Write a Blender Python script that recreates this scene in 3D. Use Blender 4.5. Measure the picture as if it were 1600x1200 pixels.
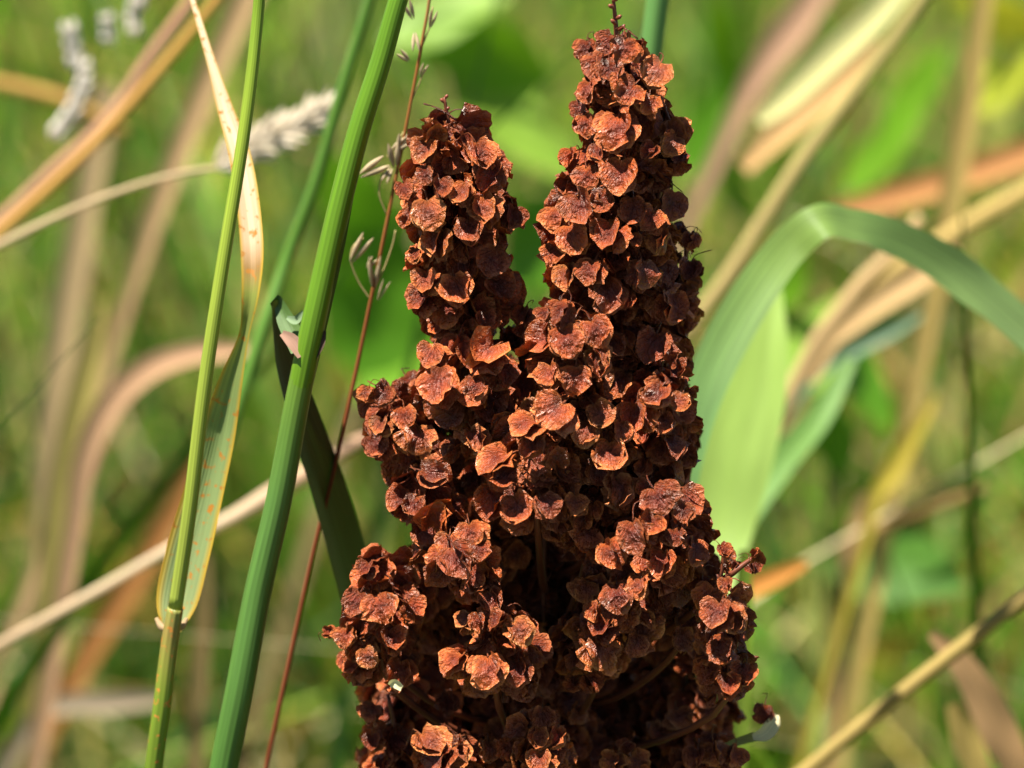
import bpy, math, random
import numpy as np
from mathutils import Vector, Matrix, noise

# ------------------------------------------------------------------ scene, camera, sky, sun
sc = bpy.context.scene
for o in list(bpy.data.objects):
    bpy.data.objects.remove(o)
COL = sc.collection
RAD = math.radians

PITCH = RAD(15.0)
DIST = 0.80                       # lens to the seed head, metres
FOCUS = Vector((0, 0, 0.75))      # middle of the picture on the plant
FRAME_W = 0.16                    # width of the picture at that distance
FWD = Vector((0, math.cos(PITCH), -math.sin(PITCH)))
UP = Vector((0, math.sin(PITCH), math.cos(PITCH)))
RIGHT = Vector((1, 0, 0))
CAM = FOCUS - FWD * DIST

cd = bpy.data.cameras.new('camera')
cam = bpy.data.objects.new('camera', cd)
COL.objects.link(cam)
cam.location = CAM
cam.rotation_euler = (math.pi / 2 - PITCH, 0, 0)
cd.sensor_width = 36
cd.lens = 36 * DIST / FRAME_W
cd.clip_start = 0.02
cd.clip_end = 2000
cd.dof.use_dof = True
cd.dof.focus_distance = DIST - 0.012
cd.dof.aperture_fstop = 17.0
sc.camera = cam

SUN_DIR = Vector((-0.31, -0.20, 1.0)).normalized()     # towards the sun
w = bpy.data.worlds.new('World')
sc.world = w
w.use_nodes = True
wn = w.node_tree
bg = wn.nodes['Background']
sky = wn.nodes.new('ShaderNodeTexSky')
sky.sky_type = 'NISHITA'
sky.sun_disc = False
sky.altitude = 1500       # clear upland air
sky.dust_density = 0.2
sky.air_density = 0.7
sky.sun_elevation = math.asin(SUN_DIR.z)
sky.sun_rotation = math.atan2(SUN_DIR.x, SUN_DIR.y)
wn.links.new(sky.outputs[0], bg.inputs[0])
bg.inputs[1].default_value = 0.05
sl = bpy.data.lights.new('sun', 'SUN')
sl.energy = 5.0
sl.angle = RAD(0.5)
sl.color = (1.0, 0.95, 0.86)
sun = bpy.data.objects.new('sun', sl)
COL.objects.link(sun)
sun.rotation_euler = (-SUN_DIR).to_track_quat('-Z', 'Y').to_euler()
sun.location = (-1, -1, 3)

sc.render.engine = 'CYCLES'
sc.cycles.use_denoising = True
sc.cycles.max_bounces = 5
sc.cycles.diffuse_bounces = 1
sc.cycles.transparent_max_bounces = 4
vs = sc.view_settings
vs.view_transform = 'Standard'
vs.look = 'None'
vs.gamma = 1.0
vs.exposure = 1.32
vs.use_curve_mapping = False

rng = np.random.default_rng(11)
random.seed(5)


def Q(px, py, y=0.0):
    """The point where the sight line through a photo pixel (1600 x 1200) meets the upright plane at depth y."""
    d = FWD * DIST + RIGHT * ((px - 800) / 1600 * FRAME_W) - UP * ((py - 600) / 1600 * FRAME_W)
    t = (y - CAM.y) / d.y
    return CAM + d * t


def mpp(y):
    """Metres that one photo pixel spans at depth y."""
    return FRAME_W / 1600 * (y * math.cos(PITCH) + DIST) / DIST


def lin(r, g, b):
    f = lambda c: (c / 255 / 12.92) if c <= 10 else ((c / 255 + 0.055) / 1.055) ** 2.4
    return (f(r), f(g), f(b))


# ------------------------------------------------------------------ materials
def nd(nt, t, **kw):
    n = nt.nodes.new(t)
    for k, v in kw.items():
        setattr(n, k, v)
    return n


def plant_material(name, transl=0.35, rough=0.5, spec=0.4, streak=0.35, ribs=14.0, spots=None, bump=0.25, spot_scale=350.0, tcol=(1.2, 1.15, 0.5)):
    m = bpy.data.materials.new(name)
    m.use_nodes = True
    nt = m.node_tree
    L = nt.links.new
    pb = nt.nodes['Principled BSDF']
    out = nt.nodes['Material Output']
    col = nd(nt, 'ShaderNodeAttribute', attribute_name='Col')
    rib = nd(nt, 'ShaderNodeAttribute', attribute_name='rib')
    mp = nd(nt, 'ShaderNodeMapping')
    mp.inputs['Scale'].default_value = (ribs * 0.5, 40, 1)
    L(rib.outputs['Vector'], mp.inputs[0])
    nz = nd(nt, 'ShaderNodeTexNoise')
    nz.inputs['Scale'].default_value = 1.0
    nz.inputs['Detail'].default_value = 3
    L(mp.outputs[0], nz.inputs['Vector'])
    mr = nd(nt, 'ShaderNodeMapRange')
    mr.inputs['From Min'].default_value = 0.25
    mr.inputs['From Max'].default_value = 0.75
    mr.inputs['To Min'].default_value = 1 - streak
    mr.inputs['To Max'].default_value = 1 + streak
    L(nz.outputs['Fac'], mr.inputs[0])
    mul = nd(nt, 'ShaderNodeVectorMath', operation='SCALE')
    L(col.outputs['Color'], mul.inputs[0])
    L(mr.outputs[0], mul.inputs['Scale'])
    cur = mul.outputs[0]
    if spots:
        tc = nd(nt, 'ShaderNodeTexCoord')
        n2 = nd(nt, 'ShaderNodeTexNoise')
        n2.inputs['Scale'].default_value = spot_scale
        n2.inputs['Detail'].default_value = 2
        L(tc.outputs['Object'], n2.inputs['Vector'])
        r2 = nd(nt, 'ShaderNodeMapRange')
        r2.inputs['From Min'].default_value = 0.60
        r2.inputs['From Max'].default_value = 0.68
        L(n2.outputs['Fac'], r2.inputs[0])
        mx = nd(nt, 'ShaderNodeMix', data_type='RGBA')
        L(r2.outputs[0], mx.inputs['Factor'])
        L(cur, mx.inputs['A'])
        mx.inputs['B'].default_value = (*spots, 1)
        cur = mx.outputs['Result']
    L(cur, pb.inputs['Base Color'])
    pb.inputs['Roughness'].default_value = rough
    pb.inputs['Specular IOR Level'].default_value = spec
    # ribs as relief across the blade
    sp = nd(nt, 'ShaderNodeSeparateXYZ')
    L(rib.outputs['Vector'], sp.inputs[0])
    ml = nd(nt, 'ShaderNodeMath', operation='MULTIPLY')
    ml.inputs[1].default_value = ribs * math.pi
    L(sp.outputs[0], ml.inputs[0])
    sn = nd(nt, 'ShaderNodeMath', operation='SINE')
    L(ml.outputs[0], sn.inputs[0])
    bp = nd(nt, 'ShaderNodeBump')
    bp.inputs['Strength'].default_value = bump
    bp.inputs['Distance'].default_value = 0.0001
    L(sn.outputs[0], bp.inputs['Height'])
    L(bp.outputs[0], pb.inputs['Normal'])
    if transl > 0:
        tr = nd(nt, 'ShaderNodeBsdfTranslucent')
        tm = nd(nt, 'ShaderNodeVectorMath', operation='MULTIPLY')
        tm.inputs[1].default_value = tcol
        L(cur, tm.inputs[0])
        L(tm.outputs[0], tr.inputs['Color'])
        ms = nd(nt, 'ShaderNodeMixShader')
        ms.inputs[0].default_value = transl
        L(pb.outputs[0], ms.inputs[1])
        L(tr.outputs[0], ms.inputs[2])
        L(ms.outputs[0], out.inputs['Surface'])
    return m


M_LEAF = plant_material('leaf_green', transl=0.4)
M_SHADED = plant_material('leaf_shaded', transl=0.08, spec=0.3)  # hardly any glow, for the leaf with shade painted in
M_BROAD = plant_material('leaf_broad', transl=0.4, streak=0.2, ribs=3)
M_RUST = plant_material('leaf_rusted', transl=0.3, spots=lin(176, 118, 40), streak=0.2, spot_scale=700.0)
M_STEM = plant_material('stem_green', transl=0.0, rough=0.42, streak=0.26, ribs=17, bump=0.14)
M_STEMR = plant_material('stem_rusted', transl=0.0, rough=0.45, streak=0.2, ribs=10, spots=lin(190, 120, 50), spot_scale=900)
M_DRY = plant_material('straw', transl=0.25, rough=0.7, spec=0.2, streak=0.25, tcol=(1.1, 1.0, 0.75))
M_MEADOW = plant_material('meadow', transl=0.32, rough=0.55, spec=0.3, streak=0.15, ribs=4, bump=0.0)


def fruit_material():
    m = bpy.data.materials.new('dock_fruit')
    m.use_nodes = True
    nt = m.node_tree
    L = nt.links.new
    pb = nt.nodes['Principled BSDF']
    out = nt.nodes['Material Output']
    col = nd(nt, 'ShaderNodeAttribute', attribute_name='Col')
    rib = nd(nt, 'ShaderNodeAttribute', attribute_name='rib')     # x: distance from the middle, y: angle, z: hash
    sp = nd(nt, 'ShaderNodeSeparateXYZ')
    L(rib.outputs['Vector'], sp.inputs[0])
    oi = nd(nt, 'ShaderNodeObjectInfo')
    ad = nd(nt, 'ShaderNodeMath', operation='ADD')
    L(oi.outputs['Random'], ad.inputs[0])
    L(sp.outputs[2], ad.inputs[1])
    fr = nd(nt, 'ShaderNodeMath', operation='FRACT')
    L(ad.outputs[0], fr.inputs[0])
    ramp = nd(nt, 'ShaderNodeValToRGB')
    e = ramp.color_ramp.elements
    e[0].position, e[0].color = 0.0, (0.62, 0.50, 0.55, 1)
    e[1].position, e[1].color = 1.0, (1.12, 1.28, 1.20, 1)
    for p, c in ((0.3, (0.85, 0.78, 0.80, 1)), (0.55, (1.05, 0.86, 0.72, 1)), (0.8, (1.28, 1.25, 1.1, 1))):
        q = e.new(p)
        q.color = c
    L(fr.outputs[0], ramp.inputs[0])
    m1 = nd(nt, 'ShaderNodeVectorMath', operation='MULTIPLY')
    L(col.outputs['Color'], m1.inputs[0])
    L(ramp.outputs[0], m1.inputs[1])
    ul = nd(nt, 'ShaderNodeAttribute', attribute_name='uloc')
    uo = nd(nt, 'ShaderNodeVectorMath', operation='ADD')
    us = nd(nt, 'ShaderNodeVectorMath', operation='SCALE')
    us.inputs[0].default_value = (13.0, 29.0, 7.0)
    L(fr.outputs[0], us.inputs['Scale'])
    L(ul.outputs['Vector'], uo.inputs[0])
    L(us.outputs[0], uo.inputs[1])
    # blotches
    n1 = nd(nt, 'ShaderNodeTexNoise')
    n1.inputs['Scale'].default_value = 2.4
    n1.inputs['Detail'].default_value = 5
    L(uo.outputs[0], n1.inputs['Vector'])
    r1 = nd(nt, 'ShaderNodeMapRange')
    r1.inputs['From Min'].default_value = 0.3
    r1.inputs['From Max'].default_value = 0.7
    r1.inputs['To Min'].default_value = 0.60
    r1.inputs['To Max'].default_value = 1.45
    L(n1.outputs['Fac'], r1.inputs[0])
    m2 = nd(nt, 'ShaderNodeVectorMath', operation='SCALE')
    L(m1.outputs[0], m2.inputs[0])
    L(r1.outputs[0], m2.inputs['Scale'])
    L(m2.outputs[0], pb.inputs['Base Color'])
    pb.inputs['Roughness'].default_value = 0.30
    pb.inputs['Specular IOR Level'].default_value = 0.55
    pb.inputs['Specular Tint'].default_value = (1.0, 0.86, 0.78, 1)
    # net of veins: fans from the middle, crossed by fine wrinkles
    cm = nd(nt, 'ShaderNodeCombineXYZ')
    mx_ = nd(nt, 'ShaderNodeMath', operation='MULTIPLY')
    mx_.inputs[1].default_value = 1.6
    L(sp.outputs[0], mx_.inputs[0])
    my_ = nd(nt, 'ShaderNodeMath', operation='MULTIPLY')
    my_.inputs[1].default_value = 4.2
    L(sp.outputs[1], my_.inputs[0])
    L(mx_.outputs[0], cm.inputs[0])
    L(my_.outputs[0], cm.inputs[1])
    L(fr.outputs[0], cm.inputs[2])
    vo = nd(nt, 'ShaderNodeTexNoise')
    vo.inputs['Scale'].default_value = 1.3
    vo.inputs['Detail'].default_value = 4
    vo.inputs['Roughness'].default_value = 0.6
    vo.inputs['Distortion'].default_value = 0.6
    L(cm.outputs[0], vo.inputs['Vector'])
    n3 = nd(nt, 'ShaderNodeTexNoise')
    n3.inputs['Scale'].default_value = 7.0
    n3.inputs['Detail'].default_value = 4
    L(uo.outputs[0], n3.inputs['Vector'])
    sm = nd(nt, 'ShaderNodeMath', operation='MULTIPLY_ADD')
    L(n3.outputs['Fac'], sm.inputs[0])
    sm.inputs[1].default_value = 0.9
    L(vo.outputs['Fac'], sm.inputs[2])
    bp = nd(nt, 'ShaderNodeBump')
    bp.inputs['Strength'].default_value = 1.0
    bp.inputs['Distance'].default_value = 0.0010
    L(sm.outputs[0], bp.inputs['Height'])
    L(bp.outputs[0], pb.inputs['Normal'])
    tr = nd(nt, 'ShaderNodeBsdfTranslucent')
    tm = nd(nt, 'ShaderNodeVectorMath', operation='MULTIPLY')
    tm.inputs[1].default_value = (1.25, 0.9, 0.55)
    L(m2.outputs[0], tm.inputs[0])
    L(tm.outputs[0], tr.inputs['Color'])
    ms = nd(nt, 'ShaderNodeMixShader')
    ms.inputs[0].default_value = 0.04
    L(pb.outputs[0], ms.inputs[1])
    L(tr.outputs[0], ms.inputs[2])
    L(ms.outputs[0], out.inputs['Surface'])
    return m


M_FRUIT = fruit_material()


def ground_material():
    m = bpy.data.materials.new('soil_and_litter')
    m.use_nodes = True
    nt = m.node_tree
    L = nt.links.new
    pb = nt.nodes['Principled BSDF']
    tc = nd(nt, 'ShaderNodeTexCoord')
    n1 = nd(nt, 'ShaderNodeTexNoise')
    n1.inputs['Scale'].default_value = 9
    n1.inputs['Detail'].default_value = 8
    L(tc.outputs['Object'], n1.inputs['Vector'])
    r = nd(nt, 'ShaderNodeValToRGB')
    e = r.color_ramp.elements
    e[0].position, e[0].color = 0.35, (0.02, 0.03, 0.008, 1)
    e[1].position, e[1].color = 0.7, (0.09, 0.10, 0.03, 1)
    q = e.new(0.52)
    q.color = (0.045, 0.06, 0.014, 1)
    L(n1.outputs['Fac'], r.inputs[0])
    L(r.outputs[0], pb.inputs['Base Color'])
    pb.inputs['Roughness'].default_value = 0.95
    bp = nd(nt, 'ShaderNodeBump')
    bp.inputs['Distance'].default_value = 0.02
    L(n1.outputs['Fac'], bp.inputs['Height'])
    L(bp.outputs[0], pb.inputs['Normal'])
    return m


M_GROUND = ground_material()


# ------------------------------------------------------------------ mesh helpers
class MB:
    def __init__(s):
        s.v, s.f, s.c, s.r, s.ul = [], [], [], [], None

    def add(s, verts, faces, cols, ribs):
        b = len(s.v)
        s.v.extend(verts)
        s.f.extend([tuple(i + b for i in f) for f in faces])
        s.c.extend(cols)
        s.r.extend(ribs)

    def mesh(s, name, mat):
        me = bpy.data.meshes.new(name)
        me.from_pydata([tuple(p) for p in s.v], [], s.f)
        a = me.attributes.new('Col', 'FLOAT_COLOR', 'POINT')
        a.data.foreach_set('color', np.array([(*c[:3], 1.0) for c in s.c], dtype=np.float32).ravel())
        a = me.attributes.new('rib', 'FLOAT_VECTOR', 'POINT')
        a.data.foreach_set('vector', np.array(s.r, dtype=np.float32).ravel())
        if s.ul is not None:
            a = me.attributes.new('uloc', 'FLOAT_VECTOR', 'POINT')
            a.data.foreach_set('vector', np.array(s.ul, dtype=np.float32).ravel())
        me.polygons.foreach_set('use_smooth', [True] * len(me.polygons))
        me.materials.append(mat)
        me.update()
        return me

    def build(s, name, mat, parent=None):
        o = bpy.data.objects.new(name, s.mesh(name, mat))
        COL.objects.link(o)
        if parent is not None:
            o.parent = parent
        return o


def tag(o, label, cat, group=None):
    o['label'] = label
    o['category'] = cat
    if group:
        o['group'] = group
    return o


def empty(name, loc=(0, 0, 0)):
    o = bpy.data.objects.new(name, None)
    o.empty_display_size = 0.01
    o.location = loc
    COL.objects.link(o)
    return o


def keep(child, parent):
    """Parent without moving (parents are unrotated empties)."""
    child.parent = parent
    child.location = child.location - parent.location


def spline(P, n):
    """Catmull-Rom through rows of P (numpy k x m), n samples per span."""
    P = np.asarray(P, dtype=float)
    k = len(P)
    if k == 2:
        t = np.linspace(0, 1, n + 1)[:, None]
        return P[0] * (1 - t) + P[1] * t
    d = np.sqrt(np.linalg.norm(np.diff(P[:, :3], axis=0), axis=1)) + 1e-9      # centripetal, so uneven spacing never loops
    sl_ = np.diff(P, axis=0) / d[:, None]
    m = np.zeros_like(P)
    m[0], m[-1] = sl_[0], sl_[-1]
    for i in range(1, k - 1):
        m[i] = (sl_[i - 1] * d[i] + sl_[i] * d[i - 1]) / (d[i - 1] + d[i])
    out = []
    for i in range(k - 1):
        for t in np.linspace(0, 1, n, endpoint=False):
            h00, h10, h01, h11 = 2 * t ** 3 - 3 * t * t + 1, t ** 3 - 2 * t * t + t, -2 * t ** 3 + 3 * t * t, t ** 3 - t * t
            out.append(h00 * P[i] + h10 * d[i] * m[i] + h01 * P[i + 1] + h11 * d[i] * m[i + 1])
    out.append(P[-1])
    return np.array(out)


def ramp_col(cols, t):
    """cols: list of (t, rgb)."""
    if t <= cols[0][0]:
        return cols[0][1]
    for (a, ca), (b, cb) in zip(cols, cols[1:]):
        if t <= b:
            k = (t - a) / max(b - a, 1e-6)
            return tuple(x * (1 - k) + y * k for x, y in zip(ca, cb))
    return cols[-1][1]


def as_ramp(c):
    return c if isinstance(c[0], (tuple, list)) else [(0.0, c)]


def ground_run(pts):
    """Continue a (x,y,z,w,tilt) run from its last point down to the ground."""
    a, b = np.array(pts[-2]), np.array(pts[-1])
    d = b[:3] - a[:3]
    d /= np.linalg.norm(d)
    if d[2] > -0.5:
        d = d * 0.35 + np.array((0, 0.1, -0.8))
        d /= np.linalg.norm(d)
    z = b[2]
    run = np.clip(d[:2] / max(-d[2], 0.3) * z, -0.25, 0.25)
    m = b.copy()
    m[:2] += run * 0.6
    m[2] = z * 0.45
    e = b.copy()
    e[:2] += run
    e[2] = -0.01
    return list(pts) + [m, e]


def rows(pts, base):
    """pixel rows (px, py, y, width_px[, tilt]) -> metres, optionally run on to the ground."""
    R = []
    for p in pts:
        q = Q(p[0], p[1], p[2])
        R.append(np.array([q.x, q.y, q.z, p[3] * mpp(p[2]), p[4] if len(p) > 4 else 0.0]))
    return ground_run(R) if base else R


def ribbon(mb, R, col, edge=None, fold=0.18, seg=8, across=4, wave=0.0, seed=0):
    """A leaf blade: a keeled strip with ribs; R rows of x,y,z,width,tilt."""
    S = spline(R, seg)
    n = len(S)
    P = S[:, :3]
    T = np.gradient(P, axis=0)
    T /= np.linalg.norm(T, axis=1)[:, None] + 1e-12
    Ls = np.concatenate([[0], np.cumsum(np.linalg.norm(np.diff(P, axis=0), axis=1))])
    col = as_ramp(col)
    us = np.linspace(-1, 1, across + 1)
    V, F, C, Rb = [], [], [], []
    for i in range(n):
        view = np.array(CAM) - P[i]
        view /= np.linalg.norm(view)
        s = np.cross(T[i], view)
        s /= np.linalg.norm(s) + 1e-9
        nn = np.cross(s, T[i])
        a = RAD(S[i, 4])
        s2 = s * math.cos(a) + nn * math.sin(a)
        n2 = np.cross(s2, T[i])
        c0 = ramp_col(col, i / (n - 1))
        wv = wave * math.sin(Ls[i] * 130 + seed) + wave * 0.6 * math.sin(Ls[i] * 310 + seed * 2)
        for u in us:
            wd = S[i, 3] * 0.5
            p = P[i] + s2 * u * wd + n2 * (-(1 - abs(u)) * fold * wd + wv * u * wd)
            V.append(p)
            if edge is not None and abs(u) > 0.85:
                C.append(edge)
            else:
                C.append(c0)
            Rb.append((u, Ls[i] + seed, 0))
    k = across + 1
    for i in range(n - 1):
        for j in range(across):
            a = i * k + j
            F.append((a, a + 1, a + k + 1, a + k))
    mb.add(V, F, C, Rb)


def tube(mb, R, col, seg=8, sides=10, seed=0, flat=1.0):
    S = spline(R, seg)
    n = len(S)
    P = S[:, :3]
    T = np.gradient(P, axis=0)
    T /= np.linalg.norm(T, axis=1)[:, None] + 1e-12
    col = as_ramp(col)
    V, F, C, Rb = [], [], [], []
    ref = np.array((0.0, -1.0, 0.05))
    ln = 0
    for i in range(n):
        if i:
            ln += np.linalg.norm(P[i] - P[i - 1])
        s = np.cross(T[i], ref)
        if np.linalg.norm(s) < 0.05:
            s = np.cross(T[i], np.array((0.0, 0.0, 1.0)))
        s /= np.linalg.norm(s)
        b = np.cross(s, T[i])
        c0 = ramp_col(col, i / (n - 1))
        for j in range(sides):
            a = 2 * math.pi * j / sides
            V.append(P[i] + (s * math.cos(a) + b * math.sin(a) * flat) * S[i, 3] * 0.5)
            C.append(c0)
            Rb.append((a / math.pi, ln + seed, 0))
    for i in range(n - 1):
        for j in range(sides):
            a, b = i * sides + j, i * sides + (j + 1) % sides
            F.append((a, b, b + sides, a + sides))
    F.append(tuple(range(sides))[::-1])
    F.append(tuple((n - 1) * sides + j for j in range(sides)))
    mb.add(V, F, C, Rb)


def husk(mb, base, d, length, width, col, seed=0):
    """A small pointed grass spikelet: two boat-shaped glumes, one gaping beside the other."""
    r = random.Random(seed)
    d = np.array(d, float)
    d /= np.linalg.norm(d)
    s = np.cross(d, np.array((0.2, -1, 0.1)))
    s /= np.linalg.norm(s)
    b = np.cross(s, d)
    for g in (-1, 1):
        V, F, C, Rb = [], [], [], []
        ax = d + s * g * 0.13
        nseg, sd = 7, 6
        for i in range(nseg + 1):
            t = i / nseg
            rr = width * 0.5 * (math.sin(math.pi * min(t * 0.90 + 0.04, 1)) ** 1.1) * 0.72
            for j in range(sd):
                a = 2 * math.pi * j / sd
                V.append(np.array(base) + ax * length * t + s * g * width * 0.18 + (s * math.cos(a) + b * math.sin(a) * 0.7) * rr)
                k = 0.85 + 0.3 * r.random()
                C.append(tuple(x * k for x in col))
                Rb.append((a / math.pi, t, 0))
        for i in range(nseg):
            for j in range(sd):
                a0, b0 = i * sd + j, i * sd + (j + 1) % sd
                F.append((a0, b0, b0 + sd, a0 + sd))
        mb.add(V, F, C, Rb)


# ------------------------------------------------------------------ the setting: ground and the mass of meadow grass
def build_ground():
    n = 60
    ext = [-600, -200, -60, -20, -8, -4] + list(np.linspace(-2.5, 7, 50)) + [10, 20, 60, 200, 600, 1200]
    ex = [-900, -200, -60, -20, -8] + list(np.linspace(-4, 4, 50)) + [8, 20, 60, 200, 900]
    V, F = [], []
    for y in ext:
        for x in ex:
            k = min(1, max(0, 1 - (math.hypot(x, y) - 8) / 10))
            V.append((x, y, -0.02 + 0.03 * k * noise.noise((x * 1.7, y * 1.7, 0))))
    k = len(ex)
    for j in range(len(ext) - 1):
        for i in range(k - 1):
            a = j * k + i
            F.append((a, a + 1, a + k + 1, a + k))
    me = bpy.data.meshes.new('ground')
    me.from_pydata(V, [], F)
    me.polygons.foreach_set('use_smooth', [True] * len(me.polygons))
    me.materials.append(M_GROUND)
    o = bpy.data.objects.new('ground', me)
    COL.objects.link(o)
    o['kind'] = 'structure'
    o['label'] = 'dark soil and litter under the meadow grass'


build_ground()

PALETTE = [
    (lin(90, 130, 22), 0.30), (lin(118, 146, 32), 0.24), (lin(60, 104, 18), 0.18), (lin(140, 152, 50), 0.10),
    (lin(176, 154, 98), 0.11), (lin(158, 122, 70), 0.06), (lin(92, 128, 72), 0.03)]


def meadow(name, label, count, xr, yr, hr, wr, seed, shape=None, palette=PALETTE, seg=6, reach=0.8, clumps=0):
    r = np.random.default_rng(seed)
    x = r.uniform(*xr, count)
    y = r.uniform(*yr, count) if shape is None else shape(r, count)
    if clumps:
        cx, cy = r.uniform(*xr, clumps), r.uniform(*yr, clumps)
        tone = r.lognormal(0, 0.42, clumps)
        k = r.integers(0, clumps, count)
        x = cx[k] + r.normal(0, 0.035, count)
        y = cy[k] + r.normal(0, 0.035, count)
    # clumps: taller and shorter patches
    cl = np.array([noise.noise((a * 2.6 + 5, b * 2.6, seed)) for a, b in zip(x, y)])
    cl2 = np.array([noise.noise((a * 5 - 3, b * 3, seed + 9)) for a, b in zip(x, y)])
    h = r.uniform(*hr, count) * (1 + 0.45 * cl)
    wd = r.uniform(*wr, count)
    az = r.uniform(0, 2 * math.pi, count)
    bend = r.beta(1.6, 2.2, count) * reach + 0.05
    kink = r.random(count) < 0.2
    pc = np.array([c for c, _ in palette])
    pp = np.array([p for _, p in palette])
    pp /= pp.sum()
    ci = r.choice(len(pc), count, p=pp)
    col = pc[ci] * r.lognormal(0, 0.25, count)[:, None] * (1 + 0.9 * cl2)[:, None]
    if clumps:
        col = col * tone[k][:, None]
    t = np.linspace(0, 1, seg + 1)
    ca, sa = np.cos(az), np.sin(az)
    tw = r.uniform(0, 2 * math.pi, count)
    tws = r.normal(0, 1.0, count)
    V = np.zeros((count, seg + 1, 2, 3), np.float32)
    Cc = np.zeros((count, seg + 1, 2, 4), np.float32)
    Rb = np.zeros((count, seg + 1, 2, 3), np.float32)
    for i, tt in enumerate(t):
        out = bend * tt ** 1.8 * h * 1.4
        z = h * (tt - 0.42 * np.minimum(bend * 1.6, 1.0) * tt ** 2.6)
        z = np.where(kink & (tt > 0.6), z - h * (tt - 0.6) * 0.9, z)
        px = x + ca * out
        py = y + sa * out
        ww = wd * 0.5 * max(0.06, (1 - tt ** 2.2)) * (0.6 + 0.4 * min(1, tt * 4))
        ang = tw + tws * tt
        sx, sy = np.cos(ang), np.sin(ang)
        for k, s in enumerate((-1, 1)):
            V[:, i, k, 0] = px + s * sx * ww
            V[:, i, k, 1] = py + s * sy * ww
            V[:, i, k, 2] = z - 0.02
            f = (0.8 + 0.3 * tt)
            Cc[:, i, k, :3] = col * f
            Cc[:, i, k, 3] = 1
            Rb[:, i, k, 0] = s
            Rb[:, i, k, 1] = tt * h + x
    nv = (seg + 1) * 2
    base = (np.arange(count) * nv)[:, None, None]
    q = np.array([[i * 2, i * 2 + 1, i * 2 + 3, i * 2 + 2] for i in range(seg)])[None]
    Fc = (base + q).reshape(-1, 4)
    me = bpy.data.meshes.new(name)
    me.vertices.add(count * nv)
    me.vertices.foreach_set('co', V.ravel())
    me.loops.add(len(Fc) * 4)
    me.loops.foreach_set('vertex_index', Fc.ravel().astype(np.int32))
    me.polygons.add(len(Fc))
    me.polygons.foreach_set('loop_start', np.arange(0, len(Fc) * 4, 4, dtype=np.int32))
    me.polygons.foreach_set('loop_total', np.full(len(Fc), 4, np.int32))
    a = me.attributes.new('Col', 'FLOAT_COLOR', 'POINT')
    a.data.foreach_set('color', np.clip(Cc, 0, 1).ravel())
    a = me.attributes.new('rib', 'FLOAT_VECTOR', 'POINT')
    a.data.foreach_set('vector', Rb.ravel())
    me.update()
    me.validate()
    me.polygons.foreach_set('use_smooth', [True] * len(me.polygons))
    me.materials.append(M_MEADOW)
    o = bpy.data.objects.new(name, me)
    COL.objects.link(o)
    o['kind'] = 'stuff'
    o['label'] = label
    o['category'] = 'grass'
    return o


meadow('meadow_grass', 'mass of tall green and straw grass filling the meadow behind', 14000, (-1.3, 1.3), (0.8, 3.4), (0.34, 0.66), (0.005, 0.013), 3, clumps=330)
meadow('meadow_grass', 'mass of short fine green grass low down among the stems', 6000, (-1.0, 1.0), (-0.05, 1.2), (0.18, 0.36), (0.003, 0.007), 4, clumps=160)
DARKER = [(lin(54, 92, 14), 0.36), (lin(78, 116, 22), 0.26), (lin(106, 134, 34), 0.14), (lin(66, 100, 46), 0.08), (lin(170, 146, 88), 0.12), (lin(150, 112, 58), 0.06)]  # greens darkened to stand in for shade low in the grass
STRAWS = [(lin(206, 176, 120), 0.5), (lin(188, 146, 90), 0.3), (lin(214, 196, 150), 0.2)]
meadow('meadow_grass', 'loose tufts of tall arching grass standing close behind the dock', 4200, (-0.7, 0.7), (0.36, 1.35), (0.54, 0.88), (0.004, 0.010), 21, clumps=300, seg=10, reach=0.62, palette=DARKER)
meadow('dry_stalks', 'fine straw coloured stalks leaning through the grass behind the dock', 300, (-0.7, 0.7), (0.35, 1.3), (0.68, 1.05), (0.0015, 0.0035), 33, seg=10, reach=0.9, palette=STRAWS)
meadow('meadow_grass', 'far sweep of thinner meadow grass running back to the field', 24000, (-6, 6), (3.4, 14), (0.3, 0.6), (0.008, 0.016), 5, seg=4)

# ------------------------------------------------------------------ the dock plant
DEEP, MID, RIM = lin(106, 48, 38), lin(162, 78, 36), lin(214, 138, 84)


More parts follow.
